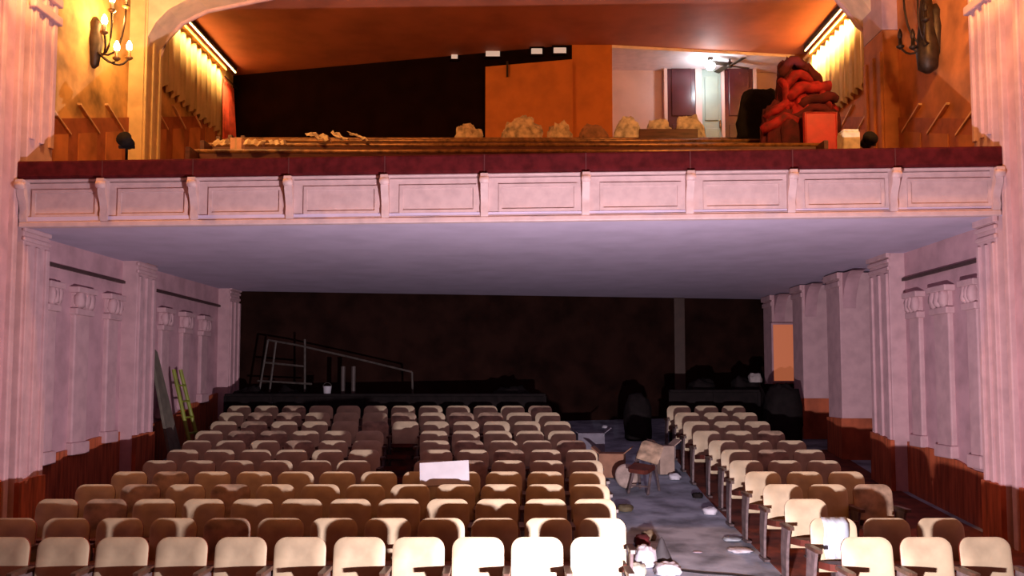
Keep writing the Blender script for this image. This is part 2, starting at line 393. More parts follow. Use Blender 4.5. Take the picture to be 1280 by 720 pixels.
# ------------------------------------------------------------------ back wall, soffit
BL = (WL - .2, 19.62); BR = (WR + 1.2, 21.9)
def back_y(x): return lerp(BL[1], BR[1], (x - BL[0]) / (BR[0] - BL[0]))
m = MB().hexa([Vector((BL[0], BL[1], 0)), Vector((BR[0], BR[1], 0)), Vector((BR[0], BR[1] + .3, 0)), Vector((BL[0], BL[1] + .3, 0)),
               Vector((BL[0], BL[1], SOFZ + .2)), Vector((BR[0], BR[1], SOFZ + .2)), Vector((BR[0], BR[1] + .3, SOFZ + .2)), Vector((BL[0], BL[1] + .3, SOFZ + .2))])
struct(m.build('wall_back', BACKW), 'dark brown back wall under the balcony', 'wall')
q = P(852, 420, 21.0); yb = back_y(q.x)
tn += 1
struct(MB().box((q.x - .13, yb - .1, 1), (q.x + .13, yb + .05, SOFZ)).build('trim_%d' % tn, mat('brown_post', (.045, .02, .012), .6), bevel=.01), 'brown upright post on the dark back wall', 'post')

# fascia mapping: s across, t height (0 bottom..1 top of white band), o outward
FL = [P(25, 284, 11.05), P(25, 226, 11.05), P(25, 204, 11.05)]
FR = [P(1250, 269, 10.85), P(1250, 210, 10.85), P(1250, 185, 10.85)]
def FZ(s, t):
    if t <= 1: return lerp(lerp(FL[0].z, FR[0].z, s), lerp(FL[1].z, FR[1].z, s), t)
    return lerp(lerp(FL[1].z, FR[1].z, s), lerp(FL[2].z, FR[2].z, s), t - 1)
def FP(s, t, o): return Vector((lerp(FL[0].x, FR[0].x, s), lerp(11.05, 10.85, s) - o, FZ(s, t)))
def fbox(s0, s1, t0, t1, o0, o1):
    return MB().hexa([FP(s0, t0, o1), FP(s1, t0, o1), FP(s1, t0, o0), FP(s0, t0, o0), FP(s0, t1, o1), FP(s1, t1, o1), FP(s1, t1, o0), FP(s0, t1, o0)])
fas = fbox(0, 1, 0.02, 1.02, -.22, -0.02).build('balcony_front', FASC)
struct(fas, 'pale pink panelled balcony front spanning the hall', 'balcony front')
DIV = [25, 133, 247, 367, 487, 611, 737, 866, 992, 1118, 1250]
SD = [(d - 25) / 1225 for d in DIV]
for i in range(10):
    a, b = SD[i], SD[i + 1]; w = b - a
    pn = fbox(a + .0006, b - .0006, .10, .93, -.03, 0.0).build('panel', FASC, fas)
    f0, f1 = a + w * .14, b - w * .08
    th = .0035
    fr = MB()
    for args in ((f0, f1, .72, .79, 0, .022), (f0, f1, .20, .26, 0, .022), (f0, f0 + th, .26, .72, 0, .022), (f1 - th, f1, .26, .72, 0, .022)):
        bb = fbox(*args); fr.add(bb.v, bb.f)
    fr.build('panel_moulding', FASC, pn)
prof = [(0, .97), (.17, .97), (.18, .88), (.14, .80), (.13, .66), (.075, .50), (.05, .34), (.065, .22), (.045, .10), (0, .08)]
for i, s in enumerate(SD):
    s0 = min(max(s, .005), .995); hw = .0038
    br = MB().prism(prof, s0 - hw, s0 + hw, lambda o, t, d: FP(d, t, o))
    b = autosmooth(br.build('scroll_bracket', FASC, fas), 35)
    c = MB().lathe([(.02, -.06), (.045, -.05), (.05, 0), (.045, .05), (.02, .06)], FP(s0, .84, .15), 12, Matrix.Rotation(math.pi / 2, 4, 'Y').to_3x3())
    c.build('scroll_volute', FASC, b, smooth=True)
fbox(0, 1, -.02, .10, -.05, .05).build('bottom_moulding', FASC, fas, bevel=.015)
fbox(0, 1, .10, .13, -.03, .025).build('bead_moulding', FASC, fas)
fbox(0, 1, .95, 1.0, -.03, .08).build('top_moulding', FASC, fas, bevel=.01)
rl = fbox(-.001, 1.001, 1.0, 2.0, -.30, .12).build('balcony_rail', MAROON, bevel=.03)
struct(rl, 'wide dark maroon padded rail along the balcony top', 'rail')
for i in range(1, 10):
    fbox(SD[i] - .0005, SD[i] + .0005, 1.05, 1.95, .12, .124).build('rail_seam', mat('seam', (.08, .012, .015)), rl)
# soffit
y_f0, y_f1 = 11.05 - .02, 10.85 - .02
zl, zr = FL[0].z, FR[0].z
m = MB().hexa([Vector((WL - .3, y_f0, zl)), Vector((WR + 1.2, y_f1, zr)), Vector((WR + 1.2, 22.3, SOFZ)), Vector((WL - .3, 20.2, SOFZ)),
               Vector((WL - .3, y_f0, zl + .12)), Vector((WR + 1.2, y_f1, zr + .12)), Vector((WR + 1.2, 22.3, SOFZ + .12)), Vector((WL - .3, 20.2, SOFZ + .12))])
struct(m.build('ceiling', SOFFIT), 'lavender underside of the balcony above the rear seats', 'ceiling')

# ------------------------------------------------------------------ upper balcony
def zd(y): return 4.60 + (y - 12.0) * 0.31
m = MB().hexa([Vector((WL, 11.2, 4.42)), Vector((WR, 11.1, 4.42)), Vector((WR, 20.2, zd(20.2) - .2)), Vector((WL, 20.2, zd(20.2) - .2)),
               Vector((WL, 11.2, zd(11.2))), Vector((WR, 11.1, zd(11.1))), Vector((WR, 20.2, zd(20.2))), Vector((WL, 20.2, zd(20.2)))])
struct(m.build('floor', mat('balcony_deck', (.20, .07, .04), .8)), 'dark raked floor of the balcony', 'floor')
# balcony ceiling and arch
ARY0, ARY1 = 14.45, 15.1
m = MB().box((WL - .2, ARY1 - .1, CZ), (WR + .2, 20.4, CZ + .15))
struct(m.build('ceiling.001', CEILB), 'dark orange brown ceiling over the balcony', 'ceiling')
# arch: lower boundary polyline in pixels at y = ARY1 (rear edge of the intrados)
arc_px = [(193, 110), (196, 88), (203, 66), (214, 46), (229, 31), (246, 22), (262, 15)]
arc = [P(x, y, ARY1) for x, y in arc_px]
def arch_half(pts, xw, s):
    poly = [(p.x, p.z) for p in pts]
    mid = [(lerp(poly[-1][0], 0, t), poly[-1][1] + .75 * math.sin(t * math.pi / 2)) for t in (.15, .3, .5, .75, 1)]
    return poly + mid
lp = arch_half(arc, WL, -1)
rp_px = [(1086, 110), (1084, 60), (1079, 40), (1070, 33), (1062, 22), (1052, 10), (1040, -4)]
rp = [P(x, y, ARY1) for x, y in rp_px]
rpoly = arch_half(rp, WR, 1)
full = lp + rpoly[::-1][1:]
poly = [(WL, lp[0][1]), (WL, TOPZ), (WR, TOPZ), (WR, rpoly[0][1])] + full[::-1]
tn += 1
# build as strips so the concave polygon is safe
m = MB()
for (xa, za), (xb, zb) in zip(full[:-1], full[1:]):
    if abs(xb - xa) < 1e-4: continue
    m.hexa([Vector((xa, ARY0, za)), Vector((xb, ARY0, zb)), Vector((xb, ARY1, zb)), Vector((xa, ARY1, za)),
            Vector((xa, ARY0, TOPZ)), Vector((xb, ARY0, TOPZ)), Vector((xb, ARY1, TOPZ)), Vector((xa, ARY1, TOPZ))])
ARCHM = mat('arch_plaster', (0.78, 0.58, 0.42), .7, .08, 4)
ar = struct(m.build('trim_%d' % tn, ARCHM), 'wide plaster arch spanning the front of the upper balcony ceiling', 'arch')
t_ = MB().tube([Vector((x, ARY1 - .06, z)) for x, z in full], .05, 8); t_.build('arch_bead', PLASTER_L, ar, smooth=True)

# black booth wall, orange board, recess
D_l, D_m, D_r = 19.7, 17.85, 18.45
xa = WL; xm0 = P(607, 100, 18.2).x; xm = P(715, 60, D_m).x; xq = P(765, 60, D_m).x; xr = P(990, 60, D_r).x
def vwall(name, x0, y0, x1, y1, z0, z1, m, t=.12, label=None, cat='wall', parent=None):
    b = MB().hexa([Vector((x0, y0, z0)), Vector((x1, y1, z0)), Vector((x1, y1 + t, z0)), Vector((x0, y0 + t, z0)), Vector((x0, y0, z1)), Vector((x1, y1, z1)), Vector((x1, y1 + t, z1)), Vector((x0, y0 + t, z1))])
    o = b.build(name, m, parent)
    if parent is None: struct(o, label, cat)
    return o
def yb_(x): return lerp(D_l, D_m, (x - xa) / (xm - xa))
vwall('wall_back', xa, D_l, xm, D_m, zd(D_l) - .3, CZ + .02, BLACKW, label='black booth wall at the back of the balcony, left')
vwall('wall_back', xm, D_m, xq, D_m, zd(D_m) - .3, CZ + .02, ORANGE, label='orange wall strip at the centre back of the balcony')
x0 = P(607, 100, yb_(xm0)).x
zt = zat(76, yb_(x0)); 
ob = vwall('orange_board', x0, yb_(x0) - .1, xm, D_m - .1, zd(18) - .2, zat(74, D_m - .1), ORANGE, t=.1)
struct(ob, 'flat orange panel below the small lit ports', 'panel')
q0 = P(634, 80, 17.9)
MB().box((q0.x - .02, yb_(q0.x) - .16, zat(95, 18)), (q0.x + .02, yb_(q0.x) - .08, zat(76, 18))).build('conduit', BRONZE, ob)
for i, (px, py, w, h) in enumerate(((568, 69, 4, 5), (616, 67, 9, 4), (671, 64, 7, 4), (700, 63, 8, 4))):
    xx = P(px, py, 18.1).x; yy = yb_(xx)
    c = P(px, py, yy - .06); k = yy / F_PX
    o = MB().box((c.x - w * k, yy - .06, c.z - h * k), (c.x + w * k, yy + .02, c.z + h * k)).build('window_%d' % (i + 1), PORT, bevel=.01)
    struct(o, ['tiny round-looking lit port, leftmost on the black booth wall', 'lit projection port above the left edge of the orange panel', 'lit projection port, second from the right end of booth', 'lit projection port nearest the right end of the booth'][i], 'window')
    e = .035
    for a, b in (((c.x - w * k - e, yy - .08, c.z + h * k), (c.x + w * k + e, yy, c.z + h * k + e)), ((c.x - w * k - e, yy - .08, c.z - h * k - e), (c.x + w * k + e, yy, c.z - h * k))):
        MB().box(a, b).build('port_frame', BLACKW, o)
# recess
RD = 19.15
zc = CZ - .06
m = MB().hexa([Vector((xq, D_m, zc)), Vector((xr + .4, D_r, zc)), Vector((xr + .4, 20.3, zc)), Vector((xq, 20.3, zc)), Vector((xq, D_m, zc + .08)), Vector((xr + .4, D_r, zc + .08)), Vector((xr + .4, 20.3, zc + .08)), Vector((xq, 20.3, zc + .08))])
struct(m.build('ceiling.002', mat('lamp_glow_ceiling', (.82, .66, .66), .7, .05)), 'recess ceiling with lamp glow in its pale pink colour, balcony right', 'ceiling')  # paler copy of the recess wall pink, lamp glow put into the colour
vwall('wall_back', xq - .1, RD, xr + .6, RD + .25, zd(RD) - .4, zc, PINKW, label='pink white back wall of the lit recess, balcony right')
m = MB().box((xq - .1, D_m + .13, zd(D_m) - .3), (xq, RD + .1, zc)); struct(m.build('wall_left.003', PINKW), 'side wall of the lit recess beside the orange strip', 'wall')
m = MB().box((xr + .02, D_r - .05, zd(D_m) - .3), (WR + .1, D_r + .15, CZ)); struct(m.build('wall_back.009', BROWN_O), 'brown orange wall end right of the lit recess', 'wall')
# doors in the recess
def door(n, pxa, pya, pxb, y, mt, label, zb=None):
    a = P(pxa, pya, y); b = P(pxb, pya, y); z0 = zd(y) - .1
    o = MB().box((a.x, y - .06, z0), (b.x, y + .05, a.z)).build('door_%d' % n, mt, bevel=.01); struct(o, label, 'door')
    w = b.x - a.x
    for (u0, u1, v0, v1) in ((.15, .85, .08, .45), (.15, .85, .52, .93)):
        MB().box((a.x + w * u0, y - .085, lerp(z0, a.z, v0)), (a.x + w * u1, y - .055, lerp(z0, a.z, v1))).build('door_panel', mt, o, bevel=.012)
    MB().box((b.x - w * .12, y - .13, lerp(z0, a.z, .45)), (b.x - w * .05, y - .055, lerp(z0, a.z, .52))).build('door_handle', GOLD, o, bevel=.01)
    for xx in (a.x - .07, b.x):
        MB().box((xx, y - .09, z0), (xx + .07, y + .04, a.z + .07)).build('door_jamb', PINKW, o)
    return o
door(2, 833, 77, 868, RD, MDOOR, 'dark maroon door left of the pale door in the recess')
door(3, 876, 88, 900, RD + .02, GLASSD, 'pale greenish door lit by the globe lamp in the recess')
door(4, 904, 77, 940, RD, MDOOR, 'glossy maroon door right of the pale door in the recess')
g = P(888, 82, 18.42)
t = thing('globe_lamp', 'glowing cool white globe lamp hanging in the balcony recess', 'lamp', (g.x, g.y, g.z))
MB().lathe([(.01, -.10), (.07, -.08), (.10, -.02), (.10, .03), (.06, .09), (.03, .11)], (0, 0, 0), 16).build('globe', CBULB, t, smooth=True)
MB().lathe([(.035, .10), (.04, .13), (.02, .14), (.012, zc - g.z - .04), (.06, zc - g.z - .03), (.06, zc - g.z)], (0, 0, 0), 10).build('stem', BRONZE, t)
pl = bpy.data.lights.new('globe_lamp_light', 'POINT'); pl.energy = 34; pl.color = (.8, .92, 1); pl.shadow_soft_size = .1
plo = bpy.data.objects.new('globe_lamp_light', pl); COL.objects.link(plo); plo.parent = t; plo.location = (0, -.02, -.22)
g2 = P(912, 66, 18.5)
t = thing('ceiling_fan', 'small dark ceiling fan beside the globe lamp', 'fan', (g2.x, g2.y, zc))
MB().lathe([(.05, -.18), (.07, -.15), (.06, -.08), (.02, -.06), (.02, 0)], n=12).build('fan_motor', BRONZE, t, smooth=True)
for k in range(4):
    M = Matrix.Rotation(k * math.pi / 2 + .35, 4, 'Z') @ Matrix.Rotation(.2, 4, 'X')
    MB().box((.06, -.06, -.145), (.48, .06, -.13), M).build('fan_blade', BRONZE, t)

# draped niches on the upper side walls
def drape(s, y0, y1, z0, z1, label):
    x = (WL if s < 0 else WR)
    n = 84; m = MB(); vs = []; fs = []
    for i in range(n + 1):
        y = lerp(y0, y1, i / n)
        w = .05 + .04 * math.sin(i * .9) + .015 * math.sin(i * 2.3)
        for z, kk in ((z0 + .05 * math.sin(i * .9), 1.15), (lerp(z0, z1, .6), 1), (z1, .75)):
            vs.append((x - s * (.03 + w * kk), y, z))
    for i in range(n):
        for j in range(2):
            a = i * 3 + j; fs.append((a, a + 3, a + 4, a + 1))
    m.add(vs, fs)
    o = m.build('wall_drape', DRAPE, smooth=True)
    md = o.modifiers.new('thick', 'SOLIDIFY'); md.thickness = .012
    tag(o, label, 'drape')
    x0, x1 = x - .16 * s, x + .0 * s
    MB().box((min(x0, x1), y0 - .03, z1 - .02), (max(x0, x1), y1 + .03, z1 + .05)).build('pelmet', OCHRE, o)
    return o
drape(-1, 15.35, 18.75, zat(135, 16.9), 9.0, 'ochre pleated drape in the arched left balcony bay')
drape(1, 15.15, 18.2, zat(135, 16.5), 9.0, 'bright yellow lit pleated drape in the right balcony bay')
# concealed warm lamp tubes above the drapes
for s, y0, y1, lab, en in ((-1, 15.9, 19.2, 'warm tube lamp along the ceiling above the left drape', 38), (1, 15.4, 17.9, 'warm tube lamp along the ceiling above the right drape', 100)):
    x = (WL + .22) if s < 0 else (WR - .22)
    t = thing('tube_lamp', lab, 'lamp', (x, (y0 + y1) / 2, CZ - .06), 'tube lamps above the balcony drapes')
    h = (y1 - y0) / 2
    MB().tube([(0, -h, -.05), (0, h, -.05)], .012, 8).build('tube', COVE, t, smooth=True)
    MB().box((-.025, -h, -.035), (.025, h, .06)).build('batten', BRONZE, t)
    for e in (-h, h): MB().box((-.025, e - .02, -.07), (.025, e + .02, -.03)).build('end_cap', BRONZE, t)
    al = bpy.data.lights.new('tube_lamp_light', 'AREA'); al.shape = 'RECTANGLE'; al.size = .05; al.size_y = 2 * h * .9; al.energy = en; al.color = (1, .58, .2); al.spread = math.radians(100)
    ao = bpy.data.objects.new('tube_lamp_light', al); COL.objects.link(ao); ao.parent = t; ao.location = (0, 0, -.10); ao.rotation_euler = (0, math.radians(20) * (-s if s < 0 else -1), 0)
    ao.rotation_euler = (0, math.radians(-25 if s > 0 else 25) , 0)
# red side curtain at rear left
n = 30; vs = []; fs = []
for i in range(n + 1):
    y = lerp(18.85, 19.62, i / n); w = .05 + .035 * math.sin(i * 1.25)
    for z, kk in ((zd(19) + .1, 1.4), (8.0, 1), (8.85, .7)): vs.append((WL + .02 + w * kk + (.10 * (8.85 - z) / 2 * i / n), y, z))
for i in range(n):
    for j in range(2): a = i * 3 + j; fs.append((a, a + 3, a + 4, a + 1))
o = MB().add(vs, fs).build('red_curtain', mat('red_curtain', (.75, .10, .06), .8, .2, 5), smooth=True); o.modifiers.new('t', 'SOLIDIFY').thickness = .012
tag(o, 'narrow red curtain hanging at the rear left corner of the balcony', 'curtain')
MB().tube([(WL + .12, 18.8, 8.87), (WL + .12, 19.66, 8.87)], .018, 8).build('curtain_rod', BRONZE, o)

# raked dado and diagonal trim on upper walls
for s in (-1, 1):
    x = WL if s < 0 else WR
    lim = [(11.65, 14.4), (15.12, 18.8)] if s < 0 else [(11.3, 14.02), (14.8, 18.3)]
    for bi, (a, b) in enumerate(lim):
        x0, x1 = x - .03 * s, x + .01 * s
        poly = [(a, zd(a) - .05), (b, zd(b) - .05), (b, zd(b) + 1.28), (a, zd(a) + 1.28)]
        o = MB().prism(poly, min(x0, x1), max(x0, x1), lambda q, c, d: Vector((d, q, c))).build('baseboard_%s' % ('left' if s < 0 else 'right'), mat('brown_raked_dado', (.36, .10, .035), .7))
        struct(o, 'raked brown dado on the %s balcony wall, %s bay' % ('left' if s < 0 else 'right', ['front', 'rear'][bi]), 'wainscot')
        k = int((b - a) / .85)
        for j in range(k):
            yy = a + .25 + j * .85
            z = zd(yy) + 1.36
            pts = [(yy, z + .12), (yy + .62, z - .14), (yy + .62, z - .11), (yy, z + .15)]
            x2 = x - .055 * s
            MB().prism(pts, min(x2, x1), max(x2, x1), lambda q, c, d: Vector((d, q, c))).build('slanted_trim', mat('trim_tan', (.75, .48, .26), .6), o)
            pts = [(yy, zd(yy) + .2), (yy + .55, zd(yy + .55) + .2), (yy + .55, zd(yy + .55) + 1.05), (yy, zd(yy) + 1.05)]
            x2 = x - .045 * s
            MB().prism(pts, min(x2, x1), max(x2, x1), lambda q, c, d: Vector((d, q, c))).build('raked_panel', BROWN_O, o)

# sconces
def sconce(loc, s, lit, label, power=0, arms=3):
    t = thing('wall_sconce', label, 'lamp', loc, 'branched wall sconces')
    d = -s
    MB().lathe([(.02, -.38), (.07, -.33), (.10, -.1), (.13, .05), (.09, .2), (.11, .3), (.03, .42)], (.03 * d, 0, 0), 12).build('back_plate', BRONZE, t, smooth=True)
    for i in range(arms):
        off = [(-.42, .02), (.0, -.22), (.42, -.05), (.05, .62), (-.2, .45)][i]
        L = .32 if i != 3 else .42
        pts = [(.05 * d, 0, -.1)]
        for q in range(1, 8):
            u = q / 7
            pts.append((d * (.05 + L * math.sin(u * math.pi / 2)), off[0] * u, -.1 - .16 * math.sin(u * math.pi) + (off[1] + .1) * u * u))
        a = MB().tube(pts, .016, 8).build('arm', BRONZE, t, smooth=True)
        e = pts[-1]
        MB().lathe([(.015, -.05), (.055, -.02), (.06, .0), (.03, .02), (.025, .12)], e, 12).build('candle_cup', BRONZE if not lit else GOLD, a, smooth=True)
        if lit:
            MB().lathe([(.012, .10), (.038, .13), (.046, .17), (.035, .22), (.008, .27)], e, 12).build('bulb', WBULB, a, smooth=True)
        else:
            MB().lathe([(.012, .10), (.03, .13), (.036, .17), (.028, .22), (.006, .27)], e, 12).build('bulb', BRONZE, a, smooth=True)
    if lit:
        l = bpy.data.lights.new('sconce_light', 'POINT'); l.energy = power; l.color = (1, .52, .16) if arms > 3 else (1, .42, .10); l.shadow_soft_size = .12
        lo_ = bpy.data.objects.new('sconce_light', l); COL.objects.link(lo_); lo_.parent = t; lo_.location = (.42 * d, .03, .42 if arms > 3 else -.02)
    return t
g = PX(116, 55, WL)
sconce((WL, g.y, g.z), -1, True, 'glowing branched wall sconce with bare bulbs, upper left wall', 90, 5)
g = PX(1172, 40, WR)
t = sconce((WR, g.y, g.z), 1, False, 'dark unlit wall sconce, upper right wall', 0, 5)
MB().lathe([(.04, -.62), (.14, -.55), (.16, -.3), (.10, .3), (.05, .9)], (-.16, 0, 0), 10).build('drop_pendant', BRONZE, t, smooth=True)
sconce((FWD[-1], 9.95, 7.95), -1, True, 'large glowing wall sconce on the forward left wall, out of view', 620, 3).scale = (2.2, 2.2, 2.2)
sconce((FWD[1], 9.75, 7.95), 1, True, 'large glowing wall sconce on the forward right wall, out of view', 620, 3).scale = (2.2, 2.2, 2.2)

# balcony bench rows
for i, (y, py) in enumerate(((11.95, 187), (12.75, 179), (13.55, 174), (14.4, 172), (15.2, 172.5))):
    z = zat(py, y); x0, x1 = ((-4.45, 4.38), (-4.55, 4.45), (-4.6, 4.5), (-4.7, 4.5), (-4.75, 4.5))[i]
    t = thing('balcony_bench', '%s long dark wooden bench row behind the balcony rail' % ORD[i], 'bench', (0, y, zd(y)), 'balcony bench rows')
    h = z - zd(y)
    MB().box((x0, -.02, .30), (x1, .03, h - .04)).build('bench_back', DARKW, t)
    MB().tube([(x0, 0, h - .03), (x1, 0, h - .03)], .034, 8).build('top_rail', GOLD, t, smooth=True)
    MB().box((x0, -.03, h - .20), (x1, .04, h - .16)).build('middle_rail', GOLD, t)
    MB().box((x0, -.57, .34), (x1, -.02, .40)).build('bench_seat', DARKW, t)
    for k in range(9):
        xx = lerp(x0 + .03, x1 - .03, k / 8)
        MB().box((xx - .03, -.34, 0 - .12), (xx + .03, .03, h - .05 if k in (0, 8) else .4)).build('bench_leg', DARKW, t)

# heaps on the balcony
def heap(name, px, py0, py1, wpx, D, mt, label, cat, seed, depth=.4, amp=.25, folds=0, fa=0.0, group=None, zb=None, fr=2.0):
    top = P(px, py0, D); bot = P(px, py1, D)
    h = (top.z - bot.z); w = wpx / F_PX * D / 2
    m = MB().blob((0, 0, h * .355), (w, depth, h * .645), amp, fr, 36, 22, seed, True, folds, fa)
    o = m.build(name, mt, smooth=True); o.location = bot
    return tag(o, label, cat, group)
BY = 13.30
ZS = zd(13.55) + .41
hp = thing('curtain_heap', 'tall heap of crumpled red curtains on the balcony', 'curtain', (P(1005, 178, BY).x, BY, ZS))
for px, py0, wpx, zo, dy, dep, mt, sd, fo, fa, nm in ((1018, 118, 60, 0, .03, .12, RED, 1, 9, .16, 'red_fold'), (995, 84, 44, .40, .05, .10, RED, 2, 7, .16, 'red_fold'), (976, 126, 48, 0, -.04, .10, DRED, 3, 6, .2, 'dark_red_fold'),
        (1012, 112, 54, .35, -.02, .11, RED, 8, 9, .25, 'red_fold'), (986, 74, 30, .75, .02, .09, DRED, 9, 5, .2, 'dark_red_fold'), (1030, 130, 34, .3, -.03, .10, DRED, 10, 6, .2, 'dark_red_fold'), (992, 140, 40, .2, -.08, .09, DRED, 12, 8, .2, 'dark_red_fold')):
    top = P(px, py0, BY + dy); h = top.z - ZS - zo; w = wpx / F_PX * BY / 2
    o = MB().blob((0, 0, h * .355), (w, dep, h * .6), .2, 2.0, 44, 26, sd, True, fo, fa).build(nm, mt, hp, smooth=True)
    o.location = Vector((top.x, BY + dy, ZS + zo)) - Vector(hp.location)
for i, (xa_, ya_, xb_, yb2, rr_) in enumerate(((974, 92, 1004, 82, .10), (978, 108, 1018, 100, .11), (984, 122, 1036, 112, .12), (1000, 134, 1044, 126, .11), (958, 150, 990, 132, .09), (952, 166, 996, 150, .10), (985, 150, 1042, 140, .09), (976, 98, 984, 140, .07), (1014, 104, 1038, 140, .08), (1004, 88, 1024, 108, .09))):
    pts = []
    for k in range(9):
        u = k / 8
        q = P(lerp(xa_, xb_, u), lerp(ya_, yb2, u) - 7 * math.sin(u * math.pi) + 2.5 * math.sin(u * 9 + i), BY - .08)
        pts.append(Vector((q.x, BY - .08 - .05 * math.sin(u * math.pi) + .02 * math.sin(u * 7 + i * 2), q.z)) - Vector(hp.location))
    m_ = MB().tube(pts, rr_ * .75, 9)
    m_.v = [tuple(Vector(v) + Vector((0, 0, .03 * noise.noise(Vector(v) * 9 + Vector((i, 0, 0)))))) for v in m_.v]
    m_.build('cloth_roll', RED if i % 3 else DRED, hp, smooth=True)
heap('stuffed_bag', 953, 112, 201.5, 64, 14.17, BLACK, 'round black stuffed bag beside the red curtain heap', 'bag', 4, .13, .15)
a = P(1004, 172, 13.03); b = P(1046, 140, 13.03); a.z = ZS
t = thing('red_cushion', 'bright red upright vinyl seat cushion on the bench', 'cushion', ((a.x + b.x) / 2, 13.03, a.z))
w = (b.x - a.x) / 2; h = b.z - a.z
MB().box((-w, -.045, 0), (w, .045, h)).build('cushion_body', BRED, t, bevel=.04)
pts = [(-w + .02, -.045, .02), (w - .02, -.045, .02), (w - .02, -.045, h - .02), (-w + .02, -.045, h - .02), (-w + .02, -.045, .02)]
MB().tube(pts, .012, 6).build('piping', mat('pink_piping', (.6, .12, .1), .5), t)
a = P(1050, 186, 11.15); b = P(1071, 164, 11.15); a.z = FZ(.84, 2)
t = thing('beige_canister', 'pale beige square canister at the right end of the balcony rail', 'canister', ((a.x + b.x) / 2, 11.15, a.z))
w = (b.x - a.x) / 2; h = b.z - a.z
MB().box((-w, -w, 0), (w, w, h - .03)).build('canister_body', mat('beige_tin', (.70, .58, .34), .5, .15, 10), t, bevel=.015)
MB().box((-w * .9, -w * .9, h - .03), (w * .9, w * .9, h)).build('canister_lid', mat('beige_tin', (1, 1, 1)), t, bevel=.01)
def small_spot(px, py0, py1, D, label):
    a = P(px, py0, D); b = P(px, py1, D); a.z = FZ((px - 25) / 1225, 2)
    t = thing('spotlight', label, 'spotlight', a)
    h = b.z - a.z
    MB().tube([(0, 0, 0), (0, 0, h * .55)], .018, 8).build('stand', BLACK, t)
    MB().lathe([(.035, -.09), (.075, -.07), (.08, .05), (.10, .09)], (0, 0, h * .72), 14, Matrix.Rotation(math.radians(78), 3, 'X')).build('lamp_head', BLACK, t, smooth=True)
    MB().box((-.10, -.015, h * .5), (.10, .015, h * .6)).build('yoke', BLACK, t)
small_spot(158, 196, 167, 11.12, 'small black spotlight standing on the left of the balcony rail')
small_spot(1085, 190, 170, 11.15, 'small black spotlight beside the beige canister')
for i, (px, y0, y1, w, D, lab) in enumerate(((586, 157, 200, 30, 15.0, 'small beige bundle left of the orange panel on the balcony'), (652, 148, 200, 46, 15.0, 'largest beige rag bundle below the orange panel'), (700, 155, 200, 27, 15.0, 'beige bundle right of the largest one under orange panel'), (742, 159, 200, 36, 15.0, 'flat brown rag heap right below the orange strip'))):
    heap('rag_bundle', px, y0, y1, w, D, BEIGE if i != 3 else mat('brown_rag', (.3, .13, .06), .8, .3), lab, 'bundle', 20 + i, .13, .3, 5, .15, 'rag bundles on the balcony benches')
for i, (px, y0, y1, w, lab) in enumerate(((785, 148, 200, 30, 'pale rubble sack below the left of the lit recess'), (825, 151, 200, 30, 'long pale sack lying below the maroon door'), (862, 146, 200, 34, 'light pink sack humped before the pale door'))):
    heap('rubble_sack', px, y0, y1, w, 15.0, mat('pale_sack', (.62, .52, .40), .85, .3, 9, .4), lab, 'sack', 30 + i, .13, .25, 4, .15, 'pale sacks on the balcony')
a = P(800, 174, 14.2); b = P(874, 159, 14.2)
t = MB().box((a.x, 14.29, zd(14.4) + .41), (b.x, 14.35, b.z)).build('dark_plank', DARKW, bevel=.01); tag(t, 'dark plank propped in front of the pale sacks', 'plank')
# pale box and papers on the front benches
a = P(290, 188, 12.3); b = P(304, 174, 12.3); a.z = zd(12.75) + .405
t = thing('cardboard_box', 'small pinkish cardboard box on the left end of the benches', 'box', ((a.x + b.x) / 2, 12.3, a.z))
w = (b.x - a.x) / 2; h = b.z - a.z
MB().box((-w, -.08, 0), (w, .08, h)).build('box_body', mat('box_card', (.75, .42, .28), .8), t)
MB().box((-w * .15, -.083, 0), (w * .15, .083, h + .003)).build('tape', mat('box_tape', (.6, .4, .25), .4), t)
for i, (px, py, w) in enumerate(((275, 186.5, 18), (318, 186.5, 26), (347, 186.5, 22), (398, 178, 30), (425, 178, 16), (448, 178, 22))):
    c = P(px, py, 11.95 if i < 3 else 12.75); c.z += .085; k = w / 2 * 12 / F_PX
    m = MB(); n = 6; vs = []; fs = []
    for q in range(n + 1):
        for r in range(4):
            vs.append((lerp(-k, k, q / n), (r - 1.5) * .09, .05 * noise.noise(Vector((q * .9, r * .9, i * 4.1))) + .02 * (q % 2)))
    for q in range(n):
        for r in range(3): a0 = q * 4 + r; fs.append((a0, a0 + 4, a0 + 5, a0 + 1))
    o = m.add(vs, fs).build('paper_scrap', mat('scrap_paper', (.62, .48, .30), .8)); o.location = c
    o.rotation_euler = (.5, 0, .2 * i); o.modifiers.new('t', 'SOLIDIFY').thickness = .006
    tag(o, '%s crumpled tan paper scrap from the left end of the benches' % ORD[i], 'paper', 'paper scraps on the balcony benches')

